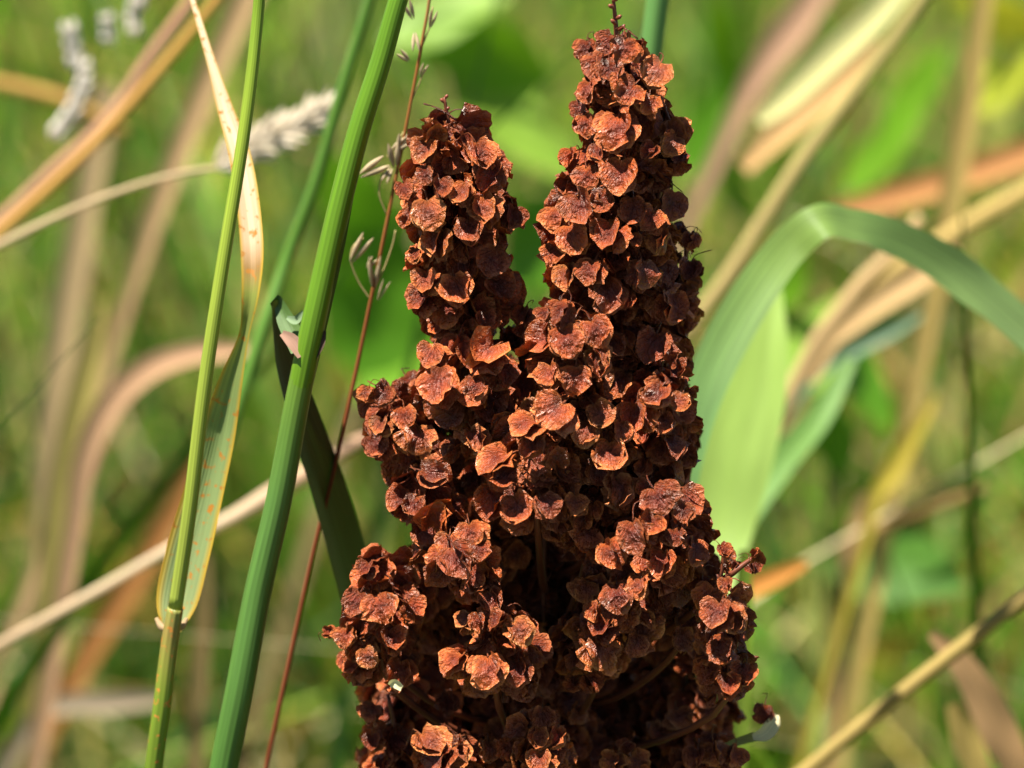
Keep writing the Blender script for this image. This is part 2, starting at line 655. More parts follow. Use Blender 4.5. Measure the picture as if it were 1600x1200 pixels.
def valve(mb, phi, size, r, hsh, flare, cup, crin, off):
    NA, rings = 20, (0.0, 0.3, 0.58, 0.82, 1.0)
    ph = [r.uniform(0, 6.28) for _ in range(5)]
    asp = r.uniform(0.88, 1.08)
    n = np.array((math.sin(phi), math.cos(phi), 0))
    l = np.array((math.cos(phi), -math.sin(phi), 0))
    z = np.array((0, 0, -1.0))
    V, F, C, Rb = [], [], [], []
    for k, q in enumerate(rings):
        m = 1 if k == 0 else NA
        for j in range(m):
            th = 2 * math.pi * j / NA          # 0 at the tip, pi at the notch
            dn = math.pi - abs(th - math.pi)   # angle from the tip
            dt = min(th, 2 * math.pi - th)
            rad = 0.5 * (1 - 0.34 * math.exp(-((math.pi - dt) / 0.34) ** 2) + 0.13 * math.exp(-(dt / 0.30) ** 2))
            rad *= 1 + 0.05 * math.sin(3 * th + ph[0]) + 0.035 * math.sin(7 * th + ph[1])
            rad *= q
            u = rad * math.sin(th) * asp
            v = 0.46 + rad * math.cos(th)
            rr = abs(u)
            disp = off + flare * rr ** 1.25 + cup * (rad / 0.5) ** 2 * 0.5
            disp += crin * q ** 1.3 * (0.5 * math.sin(5 * th + ph[2]) + 0.35 * math.sin(9 * th + ph[3]) + 0.3 * math.sin(3 * th + ph[4]))
            disp += 0.10 * math.exp(-(rad / 0.09) ** 2) * (1 if crin < 0.1 else 0.4)
            V.append((l * u + n * disp + z * v) * size)
            a = q ** 1.1
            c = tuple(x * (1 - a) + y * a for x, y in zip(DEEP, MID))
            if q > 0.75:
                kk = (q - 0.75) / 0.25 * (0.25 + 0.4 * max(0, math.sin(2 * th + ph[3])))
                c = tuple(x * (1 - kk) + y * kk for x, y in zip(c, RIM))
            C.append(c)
            Rb.append((math.hypot(u, v - 0.03), math.atan2(u, v - 0.03) + phi * 3, hsh))
    for j in range(NA):
        F.append((0, 1 + j, 1 + (j + 1) % NA))
    for k in range(1, len(rings) - 1):
        b0, b1 = 1 + (k - 1) * NA, 1 + k * NA
        for j in range(NA):
            j2 = (j + 1) % NA
            F.append((b0 + j, b1 + j, b1 + j2, b0 + j2))
    mb.add(V, F, C, Rb)


def fruit_mb(seed, small=False):
    """One winged dock fruit hanging from its thread: base at the origin, tip down -Z, one valve facing +Y."""
    r = random.Random(seed)
    mb = MB()
    for k in range(3):
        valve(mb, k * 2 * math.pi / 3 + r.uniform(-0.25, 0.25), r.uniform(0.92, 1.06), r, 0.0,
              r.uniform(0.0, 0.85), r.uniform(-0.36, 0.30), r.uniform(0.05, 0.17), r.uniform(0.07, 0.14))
    # thread
    R = [np.array([0, 0, -0.12, 0.06, 0]), np.array([0, -0.12, 0.22, 0.045, 0]), np.array([r.uniform(-.1, .1), -0.42, 0.42, 0.04, 0]), np.array([r.uniform(-.15, .15), -0.85, 0.38, 0.045, 0])]
    tube(mb, R, lin(150, 84, 54), seg=3, sides=4)
    mb.ul = [tuple(p) for p in mb.v]
    return mb


NVAR = 18
VAR = [fruit_mb(100 + i) for i in range(NVAR)]
VAR_MESH = [v.mesh('dock_fruit', M_FRUIT) for v in VAR]
VAR_NP = [(np.array(v.v), v.f, v.c, np.array(v.r)) for v in VAR]

# axes of the spikes: rows of (px, py, radius px), depth mm, fruit size px
SPIKES = [
    ('left', [(742, 620, 66), (732, 540, 64), (726, 480, 74), (722, 410, 80), (716, 340, 90), (710, 270, 72), (708, 222, 50), (700, 186, 14)], 0, 58),
    ('right', [(990, 580, 76), (975, 510, 92), (965, 430, 104), (955, 350, 94), (968, 270, 84), (976, 200, 74), (972, 130, 60), (960, 88, 42), (957, 62, 12)], 2, 58),
    ('a', [(1050, 520, 30), (1066, 440, 30), (1072, 390, 22), (1062, 350, 8)], 10, 46),
    ('a', [(1030, 300, 22), (1046, 230, 28), (1040, 190, 12)], 4, 54),
    ('a', [(905, 630, 66), (892, 550, 62), (884, 500, 44), (880, 470, 10)], -11, 52),
    ('a', [(1010, 770, 56), (1025, 680, 60), (1030, 600, 50), (1036, 548, 16)], -7, 46),
    ('a', [(850, 520, 18), (853, 480, 8)], -2, 34),
    ('a', [(815, 560, 22), (818, 500, 18), (816, 480, 8)], 2, 46),
    ('a', [(670, 740, 52), (632, 690, 48), (602, 630, 34), (596, 592, 12)], 1, 54),
    ('a', [(770, 690, 56), (738, 620, 76), (728, 560, 50), (724, 536, 20)], -7, 58),
    ('a', [(840, 820, 62), (836, 750, 80), (848, 680, 66), (860, 630, 24)], -15, 54),
    ('a', [(950, 790, 50), (935, 720, 64), (922, 640, 48), (918, 604, 16)], -11, 54),
    ('a', [(690, 840, 48), (665, 790, 46), (655, 730, 22)], -5, 54),
    ('a', [(945, 1000, 52), (985, 940, 72), (1018, 860, 78), (1048, 800, 48), (1062, 768, 16)], -15, 54),
    ('a', [(915, 880, 44), (925, 830, 46), (930, 780, 30)], -12, 50),
    ('a', [(755, 920, 40), (720, 880, 58), (706, 842, 24)], -15, 54),
    ('a', [(600, 1050, 50), (598, 980, 60), (600, 910, 50), (590, 868, 12)], -7, 54),
    ('a', [(575, 1020, 28), (540, 1000, 20), (514, 985, 8)], -4, 40),
    ('a', [(775, 1080, 60), (778, 1015, 72), (790, 965, 28)], -17, 54),
    ('a', [(935, 1050, 48), (925, 1000, 48), (900, 965, 18)], -9, 50),
    ('a', [(1135, 1090, 40), (1135, 1000, 42), (1125, 930, 32), (1120, 898, 10)], -20, 50),
    ('a', [(1060, 1010, 34), (1080, 960, 32), (1090, 910, 20)], -8, 48),
    ('a', [(605, 1230, 46), (618, 1150, 42), (606, 1085, 30)], -2, 50),
    ('a', [(720, 1270, 70), (708, 1195, 60), (690, 1140, 18)], -13, 52),
    ('a', [(850, 1270, 60), (836, 1175, 50), (842, 1105, 16)], -17, 50),
    ('a', [(1110, 1270, 60), (1108, 1195, 48), (1112, 1155, 12)], -6, 48),
    ('a', [(990, 1270, 46), (985, 1190, 30), (980, 1160, 8)], -12, 44),
    # behind and inside, in the shade of the ones in front
    ('back', [(860, 1300, 210), (860, 1100, 225), (850, 960, 190), (850, 800, 185), (860, 660, 150), (870, 560, 80)], 30, 58),
    ('back', [(880, 1260, 120), (850, 1080, 110), (850, 900, 90), (855, 720, 80), (860, 600, 30)], 12, 56),
    ('back', [(640, 1260, 60), (640, 1050, 66), (680, 910, 46), (690, 850, 20)], 15, 54),
    ('back', [(1065, 1260, 80), (1070, 1080, 78), (1060, 930, 66), (1040, 820, 40)], 15, 54),
    ('back', [(640, 760, 40), (690, 660, 70), (720, 560, 50), (728, 500, 30)], 10, 54),
    ('back', [(1000, 800, 60), (1010, 660, 70), (1000, 560, 50)], 14, 54),
    ('a', [(1105, 935, 8), (1128, 890, 9), (1131, 850, 7)], -16, 26),
    ('a', [(1138, 900, 4), (1162, 882, 5), (1182, 868, 8)], -16, 26),
    # below the picture
    ('low', [(700, 1500, 60), (670, 1380, 90), (680, 1290, 40)], -8, 54),
    ('low', [(960, 1520, 70), (1000, 1390, 90), (1010, 1290, 40)], -8, 54),
    ('low', [(830, 1560, 90), (830, 1420, 120), (830, 1300, 60)], -2, 56),
]


class Fruit:
    __slots__ = ('p', 'a', 'f', 's', 'var', 'branch', 'hero', 'vis')


FRUITS = []
MM = 0.001


def add_fruit(p, a, f, s, branch, hero=False):
    q = Fruit()
    a = np.array(a, float)
    a /= np.linalg.norm(a)
    f = np.array(f, float)
    f -= a * np.dot(a, f)
    f /= np.linalg.norm(f) + 1e-9
    q.p, q.a, q.f, q.s = np.array(p, float), a, f, s
    q.var = int(rng.integers(NVAR))
    q.branch, q.hero, q.vis = branch, hero, 0
    FRUITS.append(q)
    return q


def axis_rows(k):
    kind, pts, dep, fs = SPIKES[k]
    R = []
    for (x, y, r) in pts:
        q = Q(x, y, dep * MM)
        R.append(np.array([q.x, q.y, q.z, r * mpp(dep * MM)]))
    return np.array(R)


AX = [spline(axis_rows(k), 10) for k in range(len(SPIKES))]

for bi, (kind, pts, dep, fs) in enumerate(SPIKES):
    S = AX[bi]
    spacing = 4.5 * MM if kind != 'back' else 4.3 * MM
    acc, ang = 0.0, rng.uniform(0, 6.28)
    for i in range(1, len(S)):
        ln = np.linalg.norm(S[i, :3] - S[i - 1, :3])
        R0 = max(0.5 * (S[i, 3] + S[i - 1, 3]), 1.2 * MM)
        acc += ln * 2 * math.pi * R0 / spacing ** 2
        while acc > 1:
            acc -= 1
            ang += 2.39996 + rng.normal(0, 0.25)
            t = rng.random()
            c = S[i - 1] * (1 - t) + S[i] * t
            s = fs * mpp(dep * MM) * rng.uniform(0.78, 1.12) * (0.75 if R0 < 3 * MM else 1)
            od = np.array((math.cos(ang), math.sin(ang), 0))
            if kind == 'back' and od[1] > 0.75 and rng.random() < 0.3:
                continue
            rad = R0 * (rng.uniform(0.42, 0.80) if od[1] < 0.1 else rng.uniform(0.84, 1.04))
            down = rng.uniform(0.45, 1.15)
            a = od * rng.uniform(0.35, 0.9) + np.array((0, 0, -down)) + rng.normal(0, 0.22, 3)
            a /= np.linalg.norm(a)
            f = od + np.array((0, 0, 0.35)) + rng.normal(0, 0.4, 3)
            tipc = c[:3] + od * rad
            p = tipc - a * s * 0.5 - od * s * 0.1
            add_fruit(p, a, f, s, bi)

HERO = '''678 203 36 175;665 236 42;667 272 32;750 242 52 20;765 275 56 -10;687 293 34;726 302 44;633 296 32;672 333 54 25;756 328 52;735 360 44 10;798 338 40;636 340 36 -20;684 378 52;766 408 52 -30;650 399 28;666 442 42;714 452 52;782 450 50;660 472 46;
916 76 36;972 77 46;952 111 38 10;1024 113 50;921 142 40 -15;907 167 34;980 144 50;1012 163 38;967 203 68;913 196 42;1053 206 48 25;1048 224 40;1001 70 24 150;
892 248 36 -15;937 238 36;1015 238 34;972 275 60;916 278 42;941 311 40;913 324 58 15;1046 319 50 -10;991 327 46;872 340 46;897 371 52 15;954 370 52;1015 343 42;1033 378 46;866 400 38;1079 376 32;990 376 24;
889 435 48;923 425 46;1002 427 52;952 461 56 10;981 471 30;1050 479 54;1076 422 38;851 490 26;881 490 42 -30;884 533 54;931 518 52;960 542 40;1019 539 56;934 557 42;
760 500 32;758 556 62 -35;817 494 36;823 515 32;688 601 66;782 583 48 20;743 606 42;641 600 38 30;823 606 52 -20;860 587 42;674 557 44;
899 592 48;935 569 44;970 600 50 -30;1026 616 48;996 652 54;1037 660 36;938 647 46;966 673 40;912 676 48;951 712 56;1063 628 34;1047 699 42;1052 561 24 160;1068 581 24 150;
596 615 36;574 615 28;633 651 40 20;651 687 56;589 693 44 40;596 667 32;708 705 40 -60;744 687 48;677 742 52 60;
863 645 64 -40;821 668 52 -60;828 694 48;870 714 40 170;964 766 60;777 723 60 -50;789 746 50 -50;
683 804 62 165;811 793 54 10;853 790 44;743 752 40;645 790 38;722 765 38;720 876 64;749 860 36;757 804 34;735 834 44;
1030 780 54 20;995 835 58;1014 818 42 -40;1034 881 52;1084 861 48 -20;1065 800 36;957 865 52 20;918 840 46;907 814 38;1055 840 34;897 788 36;931 798 30;1005 762 30;
557 941 46 -30;598 949 54;664 918 58;573 891 30;643 954 38;610 1001 42;541 995 36;515 988 26 90;544 1032 38;576 1025 36;654 866 42 160;
765 1047 60;812 1050 48 25;810 987 50 40;838 1018 44 70;712 1037 46;727 971 36 -60;750 971 34;777 971 40 150;700 1100 34;771 938 44;
914 924 42 -20;931 956 36;967 933 54;1001 916 44;942 986 42 -40;935 1022 60;990 1005 42;1063 997 42;1122 960 52;1133 1014 44;1163 1052 40;1135 1073 38;1135 914 28;1095 912 34;895 1069 28;922 1067 36;1154 971 34;1182 868 26 150;1175 884 26;1130 860 26;1140 868 22;
622 1052 56;582 1114 36;698 1100 34;672 1164 60;688 1190 56;764 1172 38;846 1120 38;840 1152 38;866 1152 42;844 1192 42;582 1160 30;1117 1175 42;1088 1185 42;1145 1180 38;1026 1147 38;1064 1123 42;960 1190 38;898 1113 36'''
HOLES = [(835, 900, 75, 75), (700, 665, 30, 35), (940, 398, 55, 12), (740, 522, 55, 14), (1010, 1090, 105, 52), (662, 1012, 34, 44), (640, 1110, 42, 48), (795, 1112, 34, 34), (860, 1000, 22, 40), (1000, 700, 24, 26), (1010, 500, 30, 14), (900, 650, 22, 30), (1040, 1000, 30, 30), (905, 745, 24, 18)]


def to_px(p):
    d = p - np.array(CAM)
    z = d @ np.array(FWD)
    return 800 + d[0] / z * DIST / FRAME_W * 1600, 600 - (d @ np.array(UP)) / z * DIST / FRAME_W * 1600


heroes = [tuple(float(v) for v in h.split()) for h in HERO.replace(chr(10), '').split(';') if h.strip()]
# fruits that the photograph shows clearly: each sits on the front of the branch that carries it
hero_fruit = []
for h in heroes:
    x, y, wd = h[:3]
    tip = h[3] if len(h) > 3 else rng.normal(0, 22)
    best = None
    for bi, S in enumerate(AX):
        if SPIKES[bi][0] in ('back', 'low'):
            continue
        for c in S:
            q = np.array(Q(x, y, c[1]))
            dz, dx = q[2] - c[2], q[0] - c[0]
            r2 = c[3] ** 2 - dx * dx - (dz * 0.9) ** 2
            yf = c[1] - math.sqrt(r2) if r2 > 0 else c[1] + (math.sqrt(-r2)) * 3 + 0.004
            if best is None or yf < best[0]:
                best = (yf, bi, dx / max(c[3], 1e-4))
    yf, bi, side = best
    yc = min(yf, 0.02) - 0.002
    side = max(-1, min(1, side))
    c = np.array(Q(x, y, yc))
    t = RAD(tip)
    a = np.array((math.sin(t), 0.0, -math.cos(t))) + np.array((0, -0.62, 0)) + rng.normal(0, 0.14, 3)
    f = np.array((0.55 * side, -0.80, 0.62)) + rng.normal(0, 0.34, 3)
    s = wd * mpp(yc) * 1.02
    a /= np.linalg.norm(a)
    hero_fruit.append((x, y, wd, yc, c - a * s * 0.48, a, f, s, bi))
kept = []
for q in FRUITS:
    c = q.p + q.a * q.s * 0.48
    x, y = to_px(c)
    drop = False
    for (hx, hy, hw, yc, *_r) in hero_fruit:
        if abs(x - hx) < hw and abs(y - hy) < hw and math.hypot(x - hx, y - hy) < 0.66 * hw and c[1] < yc + 0.005:
            drop = True
            break
    for (hx, hy, ra, rb) in HOLES:
        if ((x - hx) / ra) ** 2 + ((y - hy) / rb) ** 2 < 1 and c[1] < 0.012:
            drop = True
    if not drop:
        kept.append(q)
FRUITS[:] = kept
for (x, y, wd, yc, p, a, f, s, bi) in hero_fruit:
    add_fruit(p, a, f, s, bi, True)
add_fruit(np.array(Q(1196, 1098, -0.001)), (-0.2, -0.3, -1.0), (0.1, -0.8, 0.5), 34 * mpp(0), 20, True)     # caught on a scrap of leaf

# inner layer so that no daylight shows through the spikes
for bi, (kind, pts, dep, fs) in enumerate(SPIKES):
    if kind == 'back':
        continue
    S = AX[bi]
    acc = 0.0
    for i in range(1, len(S)):
        R0 = S[i, 3]
        if R0 < 3 * MM:
            continue
        acc += np.linalg.norm(S[i, :3] - S[i - 1, :3]) * 2 * math.pi * R0 * 0.5 / (5.2 * MM) ** 2
        while acc > 1:
            acc -= 1
            ang = rng.uniform(0, 6.28)
            od = np.array((math.cos(ang), math.sin(ang), 0))
            a = od * 0.5 + np.array((0, 0, -0.8)) + rng.normal(0, 0.3, 3)
            hx, hy = to_px(S[i, :3])
            if any(((hx - a0) / a2) ** 2 + ((hy - a1) / a3) ** 2 < 1 for a0, a1, a2, a3 in HOLES):
                continue
            add_fruit(S[i, :3] + od * R0 * 0.4, a, od + rng.normal(0, 0.4, 3), fs * mpp(0) * 0.95, bi)


# ---- which fruits the picture shows most of
def project(p):
    d = p - np.array(CAM)
    z = d @ np.array(FWD)
    return 800 + d[0] / z * DIST / FRAME_W * 1600, 600 - (d @ np.array(UP)) / z * DIST / FRAME_W * 1600, z


G = 4
cover = np.zeros((1200 // G, 1600 // G), bool)
items = []
for q in FRUITS:
    c = q.p + q.a * q.s * 0.48
    x, y, z = project(c)
    items.append((z, x, y, q))
items.sort(key=lambda t: t[0])
for z, x, y, q in items:
    r = 0.42 * q.s / z * DIST / FRAME_W * 1600
    x0, x1 = int(max(0, (x - r) // G)), int(min(1600 // G, (x + r) // G + 1))
    y0, y1 = int(max(0, (y - r) // G)), int(min(1200 // G, (y + r) // G + 1))
    if x1 <= x0 or y1 <= y0:
        continue
    yy, xx = np.mgrid[y0:y1, x0:x1]
    m = ((xx + .5) * G - x) ** 2 + ((yy + .5) * G - y) ** 2 < r * r
    sub = cover[y0:y1, x0:x1]
    q.vis = int((m & ~sub).sum())
    sub |= m
order = sorted(FRUITS, key=lambda q: -q.vis)
SINGLE = [q for q in order[:300] if q.vis > 0]
single = set(id(q) for q in SINGLE)

BASE = Vector((0.008, 0.02, 0.0))
plant = empty('dock_plant', BASE)
tag(plant, 'curly dock seed head of crinkled rust brown fruits with two upright spikes', 'seed head')

STALK = lin(112, 58, 36)
# main stem, up through the tall right-hand spike
ms = MB()
top = Q(957, 60, 2 * MM)
main = [np.array([BASE.x, BASE.y, -0.01, 0.011, 0]), np.array([0.009, 0.02, 0.35, 0.010, 0]), np.array([*Q(850, 1300, 22 * MM), 0.008, 0]),
        np.array([*Q(860, 900, 24 * MM), 0.006, 0]), np.array([*Q(930, 640, 12 * MM), 0.004, 0]), np.array([*Q(965, 430, 2 * MM), 0.0025, 0]),
        np.array([*Q(968, 230, 2 * MM), 0.0016, 0]), np.array([*Q(966, 110, 2 * MM), 0.0011, 0]), np.array([*Q(963, 50, 2 * MM), 0.0008, 0]), np.array([*Q(958, -6, 2 * MM), 0.0005, 0])]
tube(ms, main, STALK, seg=6, sides=8)
for (x, y, dx, dy) in ((961, 30, 7, -4), (959, 12, -6, -3), (963, 38, -6, -5), (957, 2, 6, -4), (964, 48, 9, -6)):
    a, b = Q(x, y, 2 * MM), Q(x + dx, y + dy, 1 * MM)
    tube(ms, [np.array([*a, 0.0004, 0]), np.array([*b, 0.0007, 0]), np.array([*Q(x + dx * 1.4, y + dy * 1.6, 1 * MM), 0.0003, 0])], lin(128, 66, 44), seg=3, sides=5)
mso = ms.build('main_stem', M_STEM)
keep(mso, plant)
main_s = spline(main, 12)

BRANCH = []
for bi, (kind, pts, dep, fs) in enumerate(SPIKES):
    if kind == 'right':
        BRANCH.append(mso)
        continue
    S = axis_rows(bi)
    foot = S[0, :3]
    # meets the main stem lower down
    want = foot[2] - 0.022
    j = int(np.argmin(np.abs(main_s[:, 2] - want)))
    root = main_s[j, :3]
    w0 = 0.0016 if kind == 'left' else 0.0011
    run = [np.array([*root, w0 * 1.3, 0]), np.array([*(root * 0.45 + foot * 0.55 + np.array((0, 0, -0.004))), w0 * 1.2, 0])]
    for i, sr in enumerate(S):
        run.append(np.array([*sr[:3], w0 * (1 - 0.7 * i / len(S)), 0]))
    mb = MB()
    if kind == 'left':
        run.append(np.array([*Q(694, 152, 0), 0.0005, 0]))
    tube(mb, run, STALK, seg=4, sides=6)
    if kind == 'left':
        for (x, y, dx, dy) in ((694, 172, 6, -3), (694, 160, -4, -4), (694, 154, 4, -4)):
            tube(mb, [np.array([*Q(x, y, 0), 0.0004, 0]), np.array([*Q(x + dx, y + dy, 0), 0.0006, 0]), np.array([*Q(x + dx * 1.4, y + dy * 1.5, 0), 0.0003, 0])], lin(128, 66, 44), seg=3, sides=5)
    o = mb.build('side_branch', M_STEM)
    keep(o, plant)
    BRANCH.append(o)


def frame(q):
    Z = -q.a
    Y = q.f
    X = np.cross(Y, Z)
    M = Matrix.Identity(4)
    for r in range(3):
        M[r][0], M[r][1], M[r][2], M[r][3] = X[r] * q.s, Y[r] * q.s, Z[r] * q.s, q.p[r]
    return M


for q in SINGLE:
    o = bpy.data.objects.new('dock_fruit', VAR_MESH[q.var])
    COL.objects.link(o)
    par = BRANCH[q.branch]
    o.parent = par
    o.matrix_basis = Matrix.Translation(-(plant.location + par.location)) @ frame(q)

rest = MB()
V, F, C, R, UL = [], [], [], [], []
nv = 0
for q in FRUITS:
    if id(q) in single:
        continue
    v, f, c, r = VAR_NP[q.var]
    X = np.cross(q.f, -q.a)
    P = (v[:, :1] * X + v[:, 1:2] * q.f + v[:, 2:3] * (-q.a)) * q.s + q.p
    V.append(P)
    F.extend([tuple(i + nv for i in t) for t in f])
    C.extend(c)
    rr = r.copy()
    rr[:, 2] = rng.random()
    R.append(rr)
    UL.append(v)
    nv += len(v)
rest.ul = list(np.vstack(UL))
rest.v, rest.f, rest.c, rest.r = list(np.vstack(V)), F, C, list(np.vstack(R))
ro = rest.build('crowded_fruit', M_FRUIT)
keep(ro, plant)
ro['kind'] = 'stuff'
print('fruits', len(FRUITS), 'single', len(SINGLE))

# a torn scrap of its own dead leaf, caught low on the flank
mb = MB()
ribbon(mb, rows([(1120, 1172, 0.0, 12, -40), (1150, 1160, 0.0, 20, -50), (1182, 1150, -0.002, 24, -50)], False), lin(150, 152, 104), fold=0.5, seg=6)
ribbon(mb, rows([(1176, 1152, -0.003, 10, 0), (1196, 1146, -0.003, 24, -20), (1210, 1128, -0.002, 22, -30), (1214, 1116, -0.001, 8, -30)], False), lin(220, 206, 160), fold=0.6, seg=6, wave=0.2)
o = mb.build('dead_leaf_scrap', M_DRY)
keep(o, plant)
mb = MB()
ribbon(mb, rows([(608, 1072, -0.022, 8, 0), (616, 1068, -0.023, 14, -20), (628, 1076, -0.023, 10, 10)], False), lin(226, 220, 170), fold=0.6, seg=5, wave=0.3)
o = mb.build('pale_petal', M_DRY)
keep(o, plant)

# ------------------------------------------------------------------ grasses beside the dock, in focus
YG = lin(150, 172, 58)
# thin yellow-green stem with a rusted leaf
stA = [(409, -60, 0.010, 17), (405, 0, 0.010, 18), (393, 120, 0.008, 19), (378, 230, 0.006, 20), (347, 420, 0.003, 21), (320, 600, 0.001, 22), (296, 800, 0.000, 23), (274, 950, 0.0, 23), (266, 1000, 0.0, 25), (252, 1110, -0.001, 26), (240, 1200, -0.001, 26), (228, 1300, -0.001, 27)]
R = rows(stA, True)
gA = empty('grass_plant', (R[-1][0], R[-1][1], 0))
tag(gA, 'thin yellow green grass stem carrying a rust spotted folded leaf with a straw tip', 'grass stem')
mb = MB()
tube(mb, R[:8], [(0, lin(104, 138, 30)), (0.4, lin(136, 156, 46)), (1, lin(146, 158, 62))], sides=12)
keep(mb.build('stem', M_STEM), gA)
mb = MB()
R2 = [r.copy() for r in R[7:]]
for r in R2:
    r[3] *= 1.12
tube(mb, R2, [(0, lin(136, 138, 66)), (0.12, lin(146, 126, 64)), (0.3, lin(112, 132, 36)), (1, lin(76, 112, 30))], sides=12)
keep(mb.build('leaf_sheath', M_STEMR), gA)
# the leaf: blue-green rusty lower part, twisting into a straw tip
lf = [(268, 985, 0.003, 30, 0), (276, 940, 0.005, 68, 15), (292, 870, 0.007, 74, 18), (318, 770, 0.009, 66, 18), (340, 680, 0.010, 56, 15), (362, 590, 0.010, 36, 10), (382, 520, 0.010, 16, 0), (391, 460, 0.010, 28, 15), (394, 400, 0.013, 36, 10), (389, 330, 0.018, 36, 5), (374, 240, 0.025, 34, 5), (352, 170, 0.031, 25, 5), (328, 90, 0.037, 14, 0), (304, 10, 0.043, 9, 0), (288, -40, 0.047, 4, 0)]
mb = MB()
ribbon(mb, rows(lf, False), [(0, lin(136, 148, 100)), (0.3, lin(128, 148, 88)), (0.5, lin(138, 146, 66)), (0.55, lin(150, 116, 62)), (0.60, lin(206, 172, 136)), (1, lin(220, 194, 160))], edge=lin(188, 150, 40), fold=0.55, seg=8, across=6, wave=0.05)
keep(mb.build('leaf_blade', M_RUST), gA)
mb = MB()
for s in (-1, 1):
    tube(mb, [np.array([*Q(268 + s * 6, 984, 0.001), 0.0008, 0]), np.array([*Q(268 + s * 16, 979, 0.002), 0.0012, 0]), np.array([*Q(268 + s * 24, 966, 0.003), 0.0006, 0])], lin(176, 150, 112), seg=4, sides=6)
keep(mb.build('leaf_collar', M_DRY), gA)

# stout green stem with a drooping leaf coloured dark as in shade
stB = [(640, -60, 0.006, 28), (622, 0, 0.005, 30), (594, 100, 0.004, 33), (562, 200, 0.003, 35), (536, 300, 0.002, 36), (508, 420, 0.001, 37), (484, 530, 0.0, 38), (462, 640, 0.0, 38), (436, 780, 0.0, 40), (402, 930, 0.0, 42), (372, 1090, -0.001, 44), (350, 1200, -0.001, 44), (334, 1300, -0.001, 44)]
R = rows(stB, True)
gB = empty('grass_plant', (R[-1][0], R[-1][1], 0))
tag(gB, 'stout smooth green grass stem with a drooping leaf coloured dark as in shade, leaning towards the left dock spike', 'grass stem')
mb = MB()
tube(mb, R[:8], [(0, lin(86, 124, 20)), (1, lin(94, 130, 24))], sides=14)
keep(mb.build('stem', M_STEM), gB)
mb = MB()
R2 = [r.copy() for r in R[6:]]
for i_, r in enumerate(R2):
    r[3] *= 0.99 if i_ == 0 else 1.04
tube(mb, R2, [(0, lin(98, 126, 34)), (0.25, lin(84, 120, 52)), (1, lin(66, 106, 38))], sides=14)
keep(mb.build('leaf_sheath', M_STEM), gB)
# a rolled sheath edge higher up, on the right flank, its green darkened for the unlit side
mb = MB()
sh = [(552, 232, 0.0035, 6, 0), (538, 300, 0.0035, 26, 40), (520, 390, 0.003, 34, 48), (496, 500, 0.0025, 34, 50), (474, 600, 0.002, 30, 50)]
ribbon(mb, rows([(p[0] + 6, p[1], p[2] - 0.0022, p[3], p[4]) for p in sh], False), lin(58, 90, 22), fold=-0.4, seg=6)
keep(mb.build('sheath_edge', M_LEAF), gB)
mb = MB()
lf = [(470, 545, 0.002, 34, 0), (446, 500, 0.006, 30, 20), (432, 470, 0.010, 22, 50), (446, 560, 0.016, 60, 55), (474, 650, 0.020, 84, 55), (505, 740, 0.026, 96, 55), (536, 840, 0.034, 104, 55), (566, 950, 0.045, 100, 55), (600, 1080, 0.060, 46, 40), (630, 1200, 0.075, 30, 30)]
ribbon(mb, rows(lf, False), [(0, lin(84, 110, 50)), (0.3, lin(46, 74, 30)), (1, lin(42, 70, 28))], fold=0.25, seg=8)  # shade of the turned-away face is put into these greens
keep(mb.build('leaf_blade', M_SHADED), gB)
mb = MB()
for (pts, c) in (([(440, 520, 0.0, 10), (456, 532, -0.001, 22), (472, 556, -0.002, 16)], lin(170, 132, 112)), ([(448, 496, 0.004, 6), (462, 500, 0.003, 14), (474, 486, 0.003, 4)], lin(128, 150, 112)),
                 ([(488, 560, -0.001, 12), (500, 536, -0.001, 16), (506, 516, 0.0, 8)], lin(90, 70, 60))):
    ribbon(mb, rows([(*p, 10) for p in pts], False), c, fold=0.5, seg=5)
keep(mb.build('leaf_collar', M_DRY), gB)

# fine reddish stalk with pale husks
stD = [(676, -40, 0.03, 5), (671, 0, 0.03, 5), (655, 90, 0.03, 5), (634, 200, 0.03, 5), (606, 340, 0.03, 6), (580, 465, 0.03, 6), (550, 610, 0.03, 7), (520, 740, 0.03, 7), (488, 870, 0.03, 7), (455, 1020, 0.03, 8), (420, 1180, 0.03, 8), (404, 1260, 0.03, 8)]
R = rows(stD, True)
gD = empty('grass_stalk', (R[-1][0], R[-1][1], 0))
tag(gD, 'hair thin reddish grass stalk with sparse pale husks beside the left dock spike', 'grass stalk')
mb = MB()
tube(mb, R, [(0, lin(176, 150, 92)), (0.15, lin(172, 110, 58)), (0.3, lin(164, 104, 54)), (0.5, lin(140, 72, 42)), (1, lin(130, 70, 40))], sides=6)
for pts in ([(580, 470), (560, 440), (548, 405), (552, 385), (568, 372)], [(582, 460), (600, 420), (614, 380), (618, 360)], [(632, 205), (612, 235), (604, 246)], [(660, 70), (672, 40), (676, 10)], [(642, 160), (655, 130), (662, 110)], [(606, 340), (592, 300), (600, 262)]):
    tube(mb, rows([(x, y, 0.03, 2.6) for x, y in pts], False), lin(186, 168, 110), seg=4, sides=4)
keep(mb.build('stem', M_DRY), gD)
